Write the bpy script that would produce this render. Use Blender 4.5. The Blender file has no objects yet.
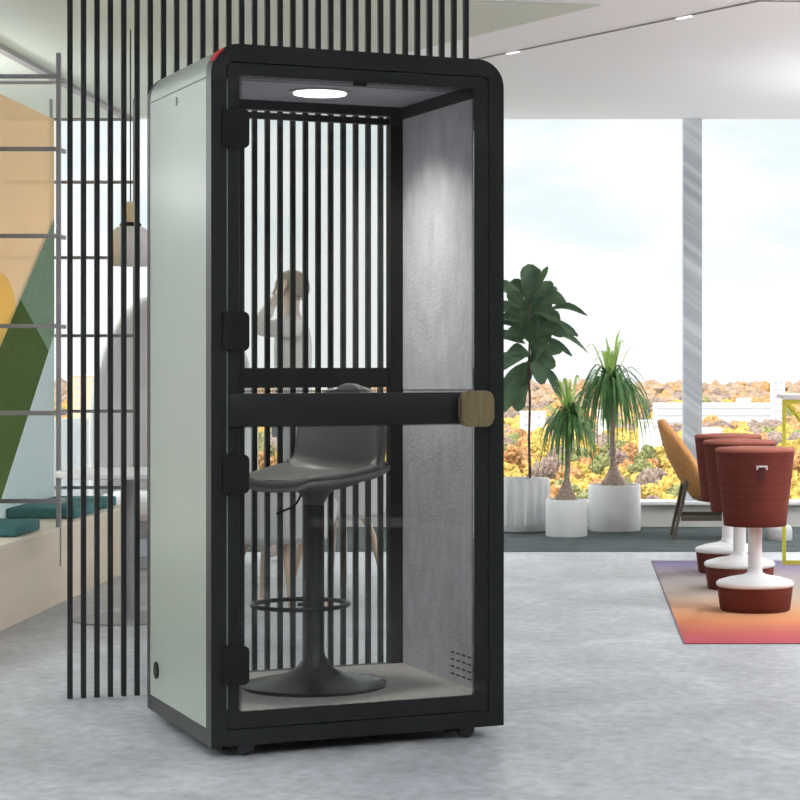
import bpy, bmesh, math, random
from mathutils import Vector, Matrix, noise as mnoise
C = bpy.context.scene.collection
S = bpy.context.scene
F = 2110.0; CX = 573.0; CY = 361.0; EYE = 1.213
def R(d): return math.radians(d)
# ------------------------------------------------------------------ materials
def nt(name):
    m = bpy.data.materials.new(name); m.use_nodes = True
    t = m.node_tree; t.nodes.clear()
    return m, t, t.nodes.new('ShaderNodeOutputMaterial')
def mat(name, col, rough=.5, metal=0., col2=None, scale=(5,5,5), bump=0., bscale=40., spec=.5, det=4, coords='Object', ramp=(.35,.65)):
    m, t, out = nt(name)
    N = t.nodes.new; L = t.links.new
    b = N('ShaderNodeBsdfPrincipled'); L(b.outputs[0], out.inputs[0])
    b.inputs['Roughness'].default_value = rough; b.inputs['Metallic'].default_value = metal
    b.inputs['Specular IOR Level'].default_value = spec
    tc = N('ShaderNodeTexCoord')
    c2 = col2 if col2 else tuple(max(0, c*.92) for c in col)
    mp = N('ShaderNodeMapping'); mp.inputs['Scale'].default_value = scale
    L(tc.outputs[coords], mp.inputs[0])
    n = N('ShaderNodeTexNoise'); n.inputs['Scale'].default_value = 1; n.inputs['Detail'].default_value = det
    L(mp.outputs[0], n.inputs[0])
    r = N('ShaderNodeValToRGB'); r.color_ramp.elements[0].position = ramp[0]; r.color_ramp.elements[1].position = ramp[1]
    r.color_ramp.elements[0].color = (*c2, 1); r.color_ramp.elements[1].color = (*col, 1)
    L(n.outputs[0], r.inputs[0]); L(r.outputs[0], b.inputs['Base Color'])
    if bump:
        n2 = N('ShaderNodeTexNoise'); n2.inputs['Scale'].default_value = bscale; n2.inputs['Detail'].default_value = 3
        L(tc.outputs['Object'], n2.inputs[0])
        bp = N('ShaderNodeBump'); bp.inputs['Strength'].default_value = bump; bp.inputs['Distance'].default_value = .004
        L(n2.outputs[0], bp.inputs['Height']); L(bp.outputs[0], b.inputs['Normal'])
    return m
def emis(name, col, st):
    m, t, out = nt(name); e = t.nodes.new('ShaderNodeEmission')
    e.inputs[0].default_value = (*col, 1); e.inputs[1].default_value = st
    t.links.new(e.outputs[0], out.inputs[0]); return m
def glass(name, tint, refl=1.0, rough=.0):
    m, t, out = nt(name); N = t.nodes.new; L = t.links.new
    tr = N('ShaderNodeBsdfTransparent'); tr.inputs[0].default_value = (*tint, 1)
    g = N('ShaderNodeBsdfGlossy'); g.inputs['Roughness'].default_value = rough
    fr = N('ShaderNodeFresnel'); fr.inputs[0].default_value = 1.45
    mu = N('ShaderNodeMath'); mu.operation = 'MULTIPLY'; mu.inputs[1].default_value = refl
    mx = N('ShaderNodeMixShader'); L(fr.outputs[0], mu.inputs[0]); L(mu.outputs[0], mx.inputs[0])
    L(tr.outputs[0], mx.inputs[1]); L(g.outputs[0], mx.inputs[2]); L(mx.outputs[0], out.inputs[0]); return m
M = {}
M['black'] = mat('black_powder_coat', (.0095,.0105,.010), .42, spec=.3)
M['black_side'] = mat('satin_black_rubber', (.007,.0075,.0075), .6, spec=.2)
M['slat'] = mat('charcoal_slat_paint', (.018,.019,.019), .55, spec=.3, scale=(20,20,2))
M['green'] = mat('pale_sage_lacquer', (.315,.365,.305), .35, col2=(.305,.355,.295), scale=(3,3,1))
M['felt'] = mat('grey_acoustic_felt', (.68,.685,.73), .95, col2=(.54,.545,.59), scale=(16,16,9), bump=.6, bscale=90, spec=.1, ramp=(.3,.7))
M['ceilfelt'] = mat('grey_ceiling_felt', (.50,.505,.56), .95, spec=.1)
M['boothfloor'] = mat('taupe_booth_carpet', (.50,.485,.46), .8, col2=(.43,.42,.40), scale=(30,30,30), spec=.2)
M['brass'] = mat('aged_brass', (.24,.185,.095), .4, .35, col2=(.16,.12,.06), scale=(60,60,5))
M['glass'] = glass('booth_glass', (.965,.975,.97), .9)
M['winglass'] = glass('window_glass', (.985,.99,.99), .06)
M['lamp'] = emis('warm_diffuser', (1,.94,.84), 4)
M['red'] = mat('red_mark', (.75,.02,.02), .5)
M['stoolfab'] = mat('dark_grey_upholstery', (.23,.23,.225), .8, col2=(.20,.20,.195), scale=(40,40,40), spec=.3)
M['shell'] = mat('dark_plastic_shell', (.13,.13,.13), .45)
M['blackmetal'] = mat('black_metal', (.045,.047,.05), .25, .7)
M['gap_light_strip'] = mat('grey_green_gap_light', (.40,.45,.30), .5)
M['white'] = mat('white_lacquer', (.80,.80,.80), .35)
M['white2'] = mat('matt_white_ceramic', (.82,.82,.83), .55)
M['whitefab'] = mat('off_white_fabric', (.66,.65,.63), .9, spec=.2)
M['wood'] = mat('pale_beech', (.60,.42,.29), .5, col2=(.5,.35,.24), scale=(30,30,4))
M['bench'] = mat('pale_birch_ply', (.78,.67,.52), .55, col2=(.70,.60,.46), scale=(14,1.2,9))
M['teal'] = mat('teal_upholstery', (.07,.19,.19), .85, col2=(.055,.16,.165), scale=(40,40,40), spec=.2)
M['greymetal'] = mat('grey_metal', (.27,.27,.275), .4, .3)
M['silver'] = mat('brushed_steel', (.5,.5,.5), .3, .9)
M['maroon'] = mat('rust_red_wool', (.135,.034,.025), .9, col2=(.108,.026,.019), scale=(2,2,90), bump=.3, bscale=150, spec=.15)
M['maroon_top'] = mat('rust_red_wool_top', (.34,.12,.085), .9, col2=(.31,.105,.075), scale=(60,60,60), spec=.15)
M['tan'] = mat('ochre_upholstery', (.55,.27,.10), .85, col2=(.48,.23,.085), scale=(30,30,30), spec=.2)
M['darkwood'] = mat('dark_stained_wood', (.09,.07,.05), .5)
M['yellow'] = mat('yellow_enamel', (.62,.58,.06), .4)
M['soil'] = mat('dark_soil', (.03,.022,.018), .95)
M['trunk'] = mat('brown_bark', (.10,.055,.045), .85, col2=(.06,.03,.025), scale=(60,60,15))
M['bulb'] = mat('grey_brown_bark', (.36,.27,.22), .85, col2=(.2,.15,.12), scale=(40,40,60))
def leafmat(name, c1, c2, trans=.3):
    m, t, out = nt(name); N = t.nodes.new; L = t.links.new
    b = N('ShaderNodeBsdfPrincipled'); b.inputs['Roughness'].default_value = .55; b.inputs['Specular IOR Level'].default_value = .3
    tc = N('ShaderNodeTexCoord'); n = N('ShaderNodeTexNoise'); n.inputs['Scale'].default_value = 9
    L(tc.outputs['Object'], n.inputs[0])
    r = N('ShaderNodeValToRGB'); r.color_ramp.elements[0].position = .35; r.color_ramp.elements[1].position = .65
    r.color_ramp.elements[0].color = (*c1,1); r.color_ramp.elements[1].color = (*c2,1)
    L(n.outputs[0], r.inputs[0]); L(r.outputs[0], b.inputs['Base Color'])
    tl = N('ShaderNodeBsdfTranslucent'); L(r.outputs[0], tl.inputs[0])
    mx = N('ShaderNodeMixShader'); mx.inputs[0].default_value = trans
    L(b.outputs[0], mx.inputs[1]); L(tl.outputs[0], mx.inputs[2]); L(mx.outputs[0], out.inputs[0]); return m
M['ficus'] = leafmat('ficus_leaf', (.035,.075,.04), (.07,.12,.055), .2)
M['palm'] = leafmat('ponytail_leaf', (.045,.12,.04), (.12,.25,.08), .35)
M['palm_new'] = leafmat('ponytail_new_leaf', (.34,.50,.13), (.45,.60,.20), .4)
M['ceiling'] = mat('white_ceiling_paint', (.88,.895,.92), .8, scale=(.5,.5,.5), spec=.2, col2=(.87,.885,.91))
M['raft'] = mat('sage_grey_ceiling_paint', (.62,.67,.60), .85, col2=(.60,.65,.58), scale=(.5,.5,.5), spec=.2)
M['floor'] = None
# ------------------------------------------------------------------ mesh helpers
class MB:
    def __init__(s): s.b = bmesh.new()
    def box(s, x0,x1,y0,y1,z0,z1, bev=0):
        r = bmesh.ops.create_cube(s.b, size=1)
        bmesh.ops.scale(s.b, vec=(x1-x0,y1-y0,z1-z0), verts=r['verts'])
        bmesh.ops.translate(s.b, vec=((x0+x1)/2,(y0+y1)/2,(z0+z1)/2), verts=r['verts'])
        if bev:
            es = list({e for v in r['verts'] for e in v.link_edges})
            bmesh.ops.bevel(s.b, geom=es, offset=bev, segments=3, affect='EDGES', profile=.5)
        return s
    def tube(s, pts, rad, n=12, caps=True, flat=1.0):
        pts = [Vector(p) for p in pts]
        if not isinstance(rad, (list,tuple)): rad = [rad]*len(pts)
        rings = []; prev = None
        for i, p in enumerate(pts):
            t = (pts[min(i+1,len(pts)-1)] - pts[max(i-1,0)]).normalized()
            if prev is None:
                a = Vector((0,0,1)) if abs(t.z) < .9 else Vector((0,1,0))
                u = t.cross(a).normalized()
            else:
                u = (prev - t*prev.dot(t)).normalized()
            prev = u; w = t.cross(u)
            rings.append([s.b.verts.new(p + (u*math.cos(2*math.pi*k/n) + w*flat*math.sin(2*math.pi*k/n))*rad[i]) for k in range(n)])
        for a, b in zip(rings, rings[1:]):
            for k in range(n): s.b.faces.new((a[k], a[(k+1)%n], b[(k+1)%n], b[k]))
        if caps:
            s.b.faces.new(rings[0][::-1]); s.b.faces.new(rings[-1])
        return s
    def lathe(s, prof, n=40, cx=0, cy=0, sy=1.0, mod=None, close=True):
        rings = []
        for r, z in prof:
            ring = []
            for k in range(n):
                a = 2*math.pi*k/n; rr = r*(mod(a, z) if mod else 1)
                ring.append(s.b.verts.new((cx+rr*math.cos(a), cy+rr*sy*math.sin(a), z)))
            rings.append(ring)
        for a, b in zip(rings, rings[1:]):
            for k in range(n): s.b.faces.new((a[k], a[(k+1)%n], b[(k+1)%n], b[k]))
        if close:
            s.b.faces.new(rings[0][::-1]); s.b.faces.new(rings[-1])
        return s
    def torus(s, c, R0, r, n=48, m=10):
        g = []
        for i in range(n):
            a = 2*math.pi*i/n
            g.append([s.b.verts.new((c[0]+(R0+r*math.cos(2*math.pi*j/m))*math.cos(a), c[1]+(R0+r*math.cos(2*math.pi*j/m))*math.sin(a), c[2]+r*math.sin(2*math.pi*j/m))) for j in range(m)])
        for i in range(n):
            for j in range(m):
                s.b.faces.new((g[i][j], g[(i+1)%n][j], g[(i+1)%n][(j+1)%m], g[i][(j+1)%m]))
        return s
    def prism(s, poly, y0, y1):      # polygon in (x,z), extruded along y
        a = [s.b.verts.new((x,y0,z)) for x,z in poly]; b = [s.b.verts.new((x,y1,z)) for x,z in poly]
        s.b.faces.new(a); s.b.faces.new(b[::-1]); n = len(poly)
        for k in range(n): s.b.faces.new((a[k], b[k], b[(k+1)%n], a[(k+1)%n]))
        return s
    def ring(s, po, pi, y0, y1):
        n = len(po); V = [[s.b.verts.new((x,y,z)) for x,z in P] for P in (po,pi) for y in (y0,y1)]
        o0,o1,i0,i1 = V
        for k in range(n):
            j = (k+1)%n
            s.b.faces.new((o0[k],o0[j],i0[j],i0[k])); s.b.faces.new((o1[j],o1[k],i1[k],i1[j]))
            s.b.faces.new((o0[j],o0[k],o1[k],o1[j])); s.b.faces.new((i0[k],i0[j],i1[j],i1[k]))
        return s
    def build(s, name, m, parent=None, loc=(0,0,0), rot=(0,0,0), smooth=False, ang=40):
        bmesh.ops.recalc_face_normals(s.b, faces=s.b.faces)
        me = bpy.data.meshes.new(name); s.b.to_mesh(me); s.b.free()
        me.materials.append(m)
        if smooth:
            for p in me.polygons: p.use_smooth = True
            try: me.set_sharp_from_angle(angle=R(ang))
            except Exception: pass
        o = bpy.data.objects.new(name, me); C.objects.link(o)
        o.location = loc; o.rotation_euler = rot
        if parent: o.parent = parent
        return o
def rrect(x0,x1,z0,z1, rb, rt, n=8):
    P = []
    for (cx,cz,r,a0) in ((x1-rb,z0+rb,rb,-90),(x1-rt,z1-rt,rt,0),(x0+rt,z1-rt,rt,90),(x0+rb,z0+rb,rb,180)):
        for k in range(n+1):
            a = R(a0+90*k/n); P.append((cx+r*math.cos(a), cz+r*math.sin(a)))
    return P
def tag(o, label, cat, group=None):
    o['label'] = label; o['category'] = cat
    if group: o['group'] = group
    return o
def empty(name, loc, rz=0, label=None, cat=None, group=None):
    o = bpy.data.objects.new(name, None); C.objects.link(o); o.location = loc; o.rotation_euler = (0,0,rz)
    o.empty_display_size = .1
    return tag(o, label, cat, group)
def struct(o): o['kind'] = 'structure'; return o
def copy_tree(o, parent=None):
    c = o.copy(); C.objects.link(c); c.parent = parent
    for ch in [x for x in bpy.data.objects if x.parent == o]: copy_tree(ch, c)
    return c
def at(px, py, Z): return Vector(((px-CX)/F*Z, Z, EYE+(CY-py)/F*Z))

# ------------------------------------------------------------------ setting
def floor_mat():
    m, t, out = nt('polished_concrete'); N = t.nodes.new; L = t.links.new
    b = N('ShaderNodeBsdfPrincipled'); L(b.outputs[0], out.inputs[0])
    tc = N('ShaderNodeTexCoord')
    mp = N('ShaderNodeMapping'); mp.inputs['Scale'].default_value = (1.5,1.1,1); mp.inputs['Rotation'].default_value = (0,0,.35)
    L(tc.outputs['Object'], mp.inputs[0])
    n = N('ShaderNodeTexNoise'); n.inputs['Scale'].default_value = 1.6; n.inputs['Detail'].default_value = 9; n.inputs['Roughness'].default_value = .62; n.inputs['Distortion'].default_value = .6
    L(mp.outputs[0], n.inputs[0])
    r = N('ShaderNodeValToRGB'); E = r.color_ramp.elements
    E[0].position = .3; E[0].color = (.27,.28,.295,1); E[1].position = .7; E[1].color = (.50,.51,.525,1)
    L(n.outputs[0], r.inputs[0])
    n2 = N('ShaderNodeTexNoise'); n2.inputs['Scale'].default_value = 14; n2.inputs['Detail'].default_value = 8
    L(mp.outputs[0], n2.inputs[0])
    mx = N('ShaderNodeMix'); mx.data_type = 'RGBA'; mx.blend_type = 'OVERLAY'; mx.inputs[0].default_value = .5
    L(r.outputs[0], mx.inputs[6]); L(n2.outputs[0], mx.inputs[7]); L(mx.outputs[2], b.inputs['Base Color'])
    rr = N('ShaderNodeMapRange'); rr.inputs[3].default_value = .33; rr.inputs[4].default_value = .52
    L(n.outputs[0], rr.inputs[0]); L(rr.outputs[0], b.inputs['Roughness'])
    bp = N('ShaderNodeBump'); bp.inputs['Strength'].default_value = .12; bp.inputs['Distance'].default_value = .004
    L(n2.outputs[0], bp.inputs['Height']); L(bp.outputs[0], b.inputs['Normal'])
    return m
struct(MB().box(-7,6,-3,15.6,-.3,0).build('floor', floor_mat()))
WZ = 15.4
wl = mat('warm_grey_wall', (.30,.29,.26), .8)
struct(MB().box(-7,6,-3.15,-3,0,2.99).build('wall_front', wl))
struct(MB().box(6,6.15,-3,8.5,0,2.99).build('wall_right', wl))
struct(MB().box(-7.15,-7,-3,4.5,0,2.99).build('wall_left', wl))
struct(MB().box(-7,6,-3,15.51,2.99,3.2).build('ceiling', M['ceiling']))
# sage raft of the ceiling
rp = [(.134,10.5),(-.51,10.39),(-6.5,9.4),(-6.5,15.3),(-3.1,15.3)]
b = MB(); lo = [b.b.verts.new((x,y,2.982)) for x,y in rp]; hi = [b.b.verts.new((x,y,2.99)) for x,y in rp]
b.b.faces.new(lo); b.b.faces.new(hi[::-1])
for k in range(5): b.b.faces.new((lo[k],hi[k],hi[(k+1)%5],lo[(k+1)%5]))
struct(b.build('trim_1', M['raft']))
struct(MB().box(-3.245,-3.19,6,15.35,2.955,2.982).build('trim_2', mat('lilac_grey_beam', (.36,.35,.37), .6)))
# carpet strip along the window
carp = mat('dark_grey_carpet', (.085,.10,.10), .98, col2=(.045,.055,.055), scale=(4,16,4), spec=.1, bump=.4, bscale=200)
tag(MB().box(-6.8,5.8,13.4,15.395,.0005,.003).build('carpet', carp), 'dark grey carpet strip along the foot of the windows', 'carpet')
# window wall
struct(MB().box(-7,6,WZ,15.6,0,.165).build('wall_back', mat('cream_sill_wall', (.66,.64,.60), .7)))
winroot = bpy.data.objects.new('window_1', None); C.objects.link(winroot); struct(winroot)
MB().box(-7,6,WZ-.06,15.6,.165,.19, .004).build('window_sill', M['white'], winroot)
MB().box(-7,6,15.5,15.506,.19,2.99).build('window_glass', M['winglass'], winroot)
frm = mat('white_window_frame', (.9,.92,.94), .5)
def pier_mat():
    m, t, out = nt('brushed_grey_pier'); N = t.nodes.new; L = t.links.new
    b = N('ShaderNodeBsdfPrincipled'); b.inputs['Roughness'].default_value = .5; L(b.outputs[0], out.inputs[0])
    tc = N('ShaderNodeTexCoord'); dp = N('ShaderNodeVectorMath'); dp.operation = 'DOT_PRODUCT'; dp.inputs[1].default_value = (.6,0,.8)
    L(tc.outputs['Object'], dp.inputs[0]); cx = N('ShaderNodeCombineXYZ'); L(dp.outputs['Value'], cx.inputs[0])
    w = N('ShaderNodeTexNoise'); w.inputs['Scale'].default_value = 11; w.inputs['Detail'].default_value = 3; L(cx.outputs[0], w.inputs[0])
    r = N('ShaderNodeValToRGB'); r.color_ramp.elements[0].position = .45; r.color_ramp.elements[1].position = .7
    r.color_ramp.elements[0].color = (.44,.48,.52,1); r.color_ramp.elements[1].color = (.78,.80,.82,1)
    L(w.outputs[0], r.inputs[0]); L(r.outputs[0], b.inputs['Base Color']); return m
pm = pier_mat()
for k, (a, c) in enumerate(((683.5,702),(-90,-70))):
    x0 = (a-CX)/F*15.45; x1 = (c-CX)/F*15.45
    struct(MB().box(x0,x1,15.45,15.498,.1905,2.9895).build('trim_%d' % (k+3), pm))
    MB().box(x0-.009,x0-.001,15.44,15.49,.1905,2.98).build('window_frame', frm, winroot)

# tinted mural panel (side of shelf frame)
def mural_mat():
    m, t, out = nt('tinted_mural_film'); N = t.nodes.new; L = t.links.new
    tc = N('ShaderNodeTexCoord'); sp = N('ShaderNodeSeparateXYZ'); L(tc.outputs['Object'], sp.inputs[0])
    Y, Z = sp.outputs[1], sp.outputs[2]
    def lin(slope, y0, z0, above=True):     # 1 where z <below line
        a = N('ShaderNodeMath'); a.operation = 'MULTIPLY_ADD'; a.inputs[1].default_value = -slope; a.inputs[2].default_value = slope*y0 - z0
        L(Y, a.inputs[0]); s = N('ShaderNodeMath'); s.operation = 'ADD'; L(a.outputs[0], s.inputs[0]); L(Z, s.inputs[1])
        l = N('ShaderNodeMath'); l.operation = 'LESS_THAN'; l.inputs[1].default_value = 0; L(s.outputs[0], l.inputs[0]); return l.outputs[0]
    def circ(y0, z0, r):
        d = N('ShaderNodeCombineXYZ'); L(Y, d.inputs[0]); L(Z, d.inputs[1])
        v = N('ShaderNodeVectorMath'); v.operation = 'DISTANCE'; L(d.outputs[0], v.inputs[0]); v.inputs[1].default_value = (y0,z0,0)
        l = N('ShaderNodeMath'); l.operation = 'LESS_THAN'; l.inputs[1].default_value = r; L(v.outputs['Value'], l.inputs[0]); return l.outputs[0]
    def mix(f, a, c):
        x = N('ShaderNodeMix'); x.data_type = 'RGBA'; L(f, x.inputs[0])
        if isinstance(a, tuple): x.inputs[6].default_value = (*a,1)
        else: L(a, x.inputs[6])
        x.inputs[7].default_value = (*c,1); return x.outputs[2]
    col = mix(circ(10.97,1.31,.36), (1.0,.84,.60), (.98,.72,.25))
    col = mix(lin((2.021-1.296)/(12.09-10.97),10.97,1.296), col, (.22,.32,.22))
    # dark moss area: below both the green line and a second line
    g1 = lin((2.021-1.296)/(12.09-10.97),10.97,1.296); g2 = lin(-.45,11.37,1.54)
    mu = N('ShaderNodeMath'); mu.operation = 'MULTIPLY'; L(g1, mu.inputs[0]); L(g2, mu.inputs[1])
    x = N('ShaderNodeMix'); x.data_type = 'RGBA'; L(mu.outputs[0], x.inputs[0]); L(col, x.inputs[6]); x.inputs[7].default_value = (.085,.13,.045,1); col = x.outputs[2]
    te = lin((1.362-.49)/(12.09-10.97),10.97,.49)
    col = mix(te, col, (.66,.78,.78))
    n = N('ShaderNodeTexNoise'); n.inputs['Scale'].default_value = 60; L(tc.outputs['Object'], n.inputs[0])
    o = N('ShaderNodeMix'); o.data_type = 'RGBA'; o.blend_type = 'OVERLAY'; o.inputs[0].default_value = .3; L(col, o.inputs[6]); L(n.outputs[0], o.inputs[7])
    d = N('ShaderNodeBsdfDiffuse'); L(o.outputs[2], d.inputs[0])
    tr = N('ShaderNodeBsdfTransparent'); L(col, tr.inputs[0])
    mx = N('ShaderNodeMixShader')
    inv = N('ShaderNodeMath'); inv.operation = 'SUBTRACT'; inv.inputs[0].default_value = 1; L(g1, inv.inputs[1])
    fa = N('ShaderNodeMath'); fa.operation = 'MULTIPLY'; fa.inputs[1].default_value = .35; L(inv.outputs[0], fa.inputs[0])
    L(fa.outputs[0], mx.inputs[0]); L(d.outputs[0], mx.inputs[1]); L(tr.outputs[0], mx.inputs[2]); L(mx.outputs[0], out.inputs[0])
    return m
# ------------------------------------------------------------------ tubular shelf frame on the bench
sf = empty('shelf_frame', (-2.55,10.5,.385), 0, 'grey metal grid frame on the birch bench with a tinted tan and green side panel', 'frame')
zs = [2.629,2.268,1.835,1.387,.954,.516]
def lb(x0,x1,y0,y1,z0,z1): return MB().box(x0+2.55,x1+2.55,y0-10.5,y1-10.5,z0-.385,z1-.385,.002)
for x in (-2.56,-3.27): lb(x-.011,x+.011,10.49,10.512,.385,2.746).build('post', M['greymetal'], sf)
for x, zt in ((-2.517,2.715),(-2.996,2.715),(-3.30,2.715)): lb(x-.008,x+.008,12.1,12.122,.385,zt).build('post', M['greymetal'], sf)
for z in zs:
    lb(-3.27,-2.56,10.492,10.51,z-.011,z+.011).build('rail', M['greymetal'], sf)
    lb(-3.30,-2.517,12.1,12.12,z-.038,z-.020).build('rail', M['greymetal'], sf)
lb(-3.27,-2.56,10.66,10.675,2.612,2.63).build('rail', M['silver'], sf)
for z in zs[1:]: lb(-2.568,-2.55,10.51,10.62,z-.012,z+.008).build('bracket', M['greymetal'], sf)
lb(-2.5555,-2.5475,10.50,10.508,.19,.384).build('clamp_rod', M['greymetal'], sf)
mp_ = MB().box(-2.988,-2.974,10.0,12.098,.386,2.60)
o = mp_.build('mural_panel', mural_mat(), sf); o.location = (2.55,-10.5,-.385)
o['label'] = 'tinted panel with tan, moss green and pale teal shapes'
# bench
bn = empty('bench_platform', (-2.9,10.5,0), 0, 'long low pale birch bench platform along the left side, carrying teal cushions', 'bench')
MB().box(-.85,.334-.004,-2.4,1.72,0,.367).build('bench_box', M['bench'], bn)
MB().box(-.86,.334,-2.4,1.73,.367,.385,.002).build('bench_top', mat('pale_birch_top', (.82,.74,.60), .5, col2=(.76,.68,.55), scale=(2,14,9)), bn)
MB().box(-.85,.332,-1.052,-1.048,.0,.366).build('panel_joint', M['bench'], bn)
for (y0,y1,x0,lab) in ((9.9,10.34,-3.1,'teal seat cushion on the bench nearest the camera'),(11.06,11.70,-2.972,'large teal seat cushion in the middle of the bench'),(11.78,12.07,-2.965,'teal seat cushion at the far end of the bench')):
    o = MB().box(x0,-2.61,y0,y1,.386,.442,.012).build('seat_cushion', M['teal'], smooth=True)
    tag(o, lab, 'cushion', 'teal cushions on the bench')
# low grey screen and high-backed pod chair beyond
tag(MB().box(-3.5,-2.42,13.0,13.06,.001,.86,.01).build('low_screen', mat('pale_grey_laminate', (.55,.58,.60), .6)), 'low pale grey screen behind the bench end', 'screen')
pod = empty('lounge_chair', (-2.385,12.55,0), R(180), 'tall rounded light grey high-back lounge chair beyond the cafe table', 'lounge chair')
b = MB(); n = 36; rows = 26; H = 1.62; G = []
for i in range(rows+1):
    z = .12 + (H-.12)*i/rows; row = []
    prof = (1-max(0,(z-.75)/(H-.75))**2.3)**.5 if z > .75 else 1
    w = .425*max(prof,.02) + .05*prof
    for k in range(n+1):
        a = R(-10 + 200*k/n)
        row.append((w*math.cos(a), .06+.42*math.sin(a)*(.55+.45*prof), z))
    G.append(row)
for off in (0,):
    V = [[b.b.verts.new(p) for p in row] for row in G]
    for i in range(rows):
        for k in range(n): b.b.faces.new((V[i][k],V[i][k+1],V[i+1][k+1],V[i+1][k]))
greyfab = mat('light_grey_wool', (.86,.86,.86), .95, col2=(.83,.83,.83), scale=(8,8,8), spec=.1)
sh = b.build('shell', greyfab, pod, smooth=True); md = sh.modifiers.new('thick','SOLIDIFY'); md.thickness = .05; md.offset = 0
# chair opens to the camera side: shell bulges away
sh.rotation_euler = (0,0,R(180))
MB().box(-.38,.38,-.36,.3,.28,.44,.05).build('seat', greyfab, pod, smooth=True)
MB().lathe([(.30,0),(.30,.015),(.04,.03),(.04,.28)],32).build('base', M['greymetal'], pod, smooth=True)

# ------------------------------------------------------------------ slat screen
ss = empty('slat_screen', (-1.809,7.587,0), R(18), 'dark screen of thin upright floor-to-ceiling slats standing behind the booth', 'slat screen')
for i in range(32):
    MB().box(-.0092,.0092,-.014,.014,0,2.989,.0012).build('slat', M['slat'], ss, loc=(i*.0475,0,0))

# ------------------------------------------------------------------ phone booth
W=.966; D=.825; B0=.035; T=2.184
bo = empty('phone_booth', (-1.101,6.42,0), R(24.75), 'tall black-framed glass phone booth with pale sage side standing on castors', 'phone booth')
def inb(px, v=0):                       # pixel column -> local u on the plane v
    k=(px-CX)/F; X0=-1.101-.4187*v; Z0=6.42+.9081*v
    return (k*Z0-X0)/(.9081-k*.4187)
outer = rrect(0,W,B0,T,.002,.088)
MB().ring(outer, rrect(.0484,.9157,.085,2.129,.001,.02), 0,.06).build('front_frame', M['black'], bo, smooth=True, ang=30)
MB().ring(outer, rrect(.1074,.8586,.139,2.083,.001,.001), .787,D).build('rear_frame', M['black'], bo, smooth=True, ang=30)
MB().ring(rrect(.001,W-.001,.085,T-.001,.002,.087), rrect(.05,.916,.088,2.13,.001,.03), .06,.787).build('outer_shell', M['green'], bo, smooth=True, ang=30)
MB().box(.001,W-.001,.06,.787,B0,.0845).build('base_plinth', M['black'], bo)
MB().box(.051,.915,.018,.786,.0885,.139,.002).build('floor_panel', M['boothfloor'], bo)
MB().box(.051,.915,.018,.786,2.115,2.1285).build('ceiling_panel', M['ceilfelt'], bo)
for (a,c) in ((.0505,.0615),(.905,.9155)):
    MB().box(a,c,.018,.786,.1395,2.072,.001).build('felt_panel', M['felt'], bo)
for (a,c) in ((.0505,.064),(.902,.9155)):
    MB().box(a,c,.018,.785,2.072,2.1145).build('top_trim', M['black'], bo)
MB().box(.8585,.9045,.79-.012,.7865,.1395,2.114).build('corner_trim', M['black'], bo)
MB().box(.1074,.8586,.79,.815,1.12,1.189).build('rear_rail', M['black'], bo)
MB().box(.1074,.8586,.79,.815,2.052,2.074).build('rear_rail', M['black'], bo)
MB().box(.1074,.8586,.80,.806,1.189,2.052).build('rear_glass', M['glass'], bo)
MB().box(.1074,.8586,.80,.806,.139,1.12).build('rear_glass', M['glass'], bo)
# thin seam of the roof cap along the side
MB().box(-.0012,.0012,.062,.785,2.083,2.0865).build('roof_seam', mat('seam_grey', (.25,.28,.25), .6), bo)
door = MB().ring(rrect(.0525,.9125,.0885,2.1255,.002,.022), rrect(.088,.865,.139,2.089,.008,.012), .001,.014).build('door', M['black'], bo, smooth=True, ang=30)
MB().box(.0885,.8645,.006,.012,.1395,2.0885).build('door_glass', M['glass'], door)
fr = MB()
p = .0062; x0,x1,z0,z1 = .088,.865,.139,2.089
k = 0; z = z0
while z < z1:
    for (xa,s) in ((x0,1),(x1,-1)):
        fr.box(min(xa,xa+s*.0085),max(xa,xa+s*.0085),.0045,.0057,z,z+.0031)
    z += p
x = x0
while x < x1:
    fr.box(x,x+.0031,.0045,.0057,z1-.010,z1); 
    fr.box(x,x+.0031,.0045,.0057,z1-.0165,z1-.0125)
    fr.box(x,x+.0031,.0045,.0057,1.1165,1.1235); fr.box(x,x+.0031,.0045,.0057,1.008,1.0145)
    x += p
fr.build('glass_frit', M['black_side'], door)
MB().box(.0525,.875,-.018,.0008,1.012,1.1135,.003).build('crossbar', M['black'], door, smooth=True)
hx0, hx1 = .8005,.9115
hb = MB().prism(rrect(hx0,hx1,1.003,1.118,.026,.026), -.052,-.0185); bmesh.ops.bevel(hb.b, geom=[e for e in hb.b.edges if abs(e.verts[0].co.y-e.verts[1].co.y)<1e-5], offset=.006, segments=3, affect='EDGES')
o = hb.build('door_handle', M['brass'], door, smooth=True, ang=50); o['label'] = 'brown brass square door handle'
for zc in (1.924,1.304,.867,.282):
    hp = [(.034,zc-.055),(.058,zc-.055),(.058,zc-.06)] + [(p_[0],p_[1]) for p_ in rrect(.058,.116,zc-.06,zc+.06,.018,.018)[:18]] + [(.058,zc+.06),(.058,zc+.055),(.034,zc+.055)]
    MB().prism(hp, -.014,.0005).build('hinge', M['black_side'], door)
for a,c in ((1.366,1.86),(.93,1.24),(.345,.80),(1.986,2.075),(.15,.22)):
    MB().box(.0487,.0522,.004,.03,a,c).build('gap_light_strip', M['gap_light_strip'], bo)  # pale strips standing in for light leaking through the door gap
u = inb(361); MB().box(u-.022,u+.022,.002,.02,2.078,2.0925,.003).build('door_closer', M['black_side'], door)
MB().lathe([(.0135,-.0015),(.0135,.0015)],20).build('screw_cap', M['greymetal'], bo, loc=(-.0005,.431,2.052), rot=(0,R(90),0))
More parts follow.
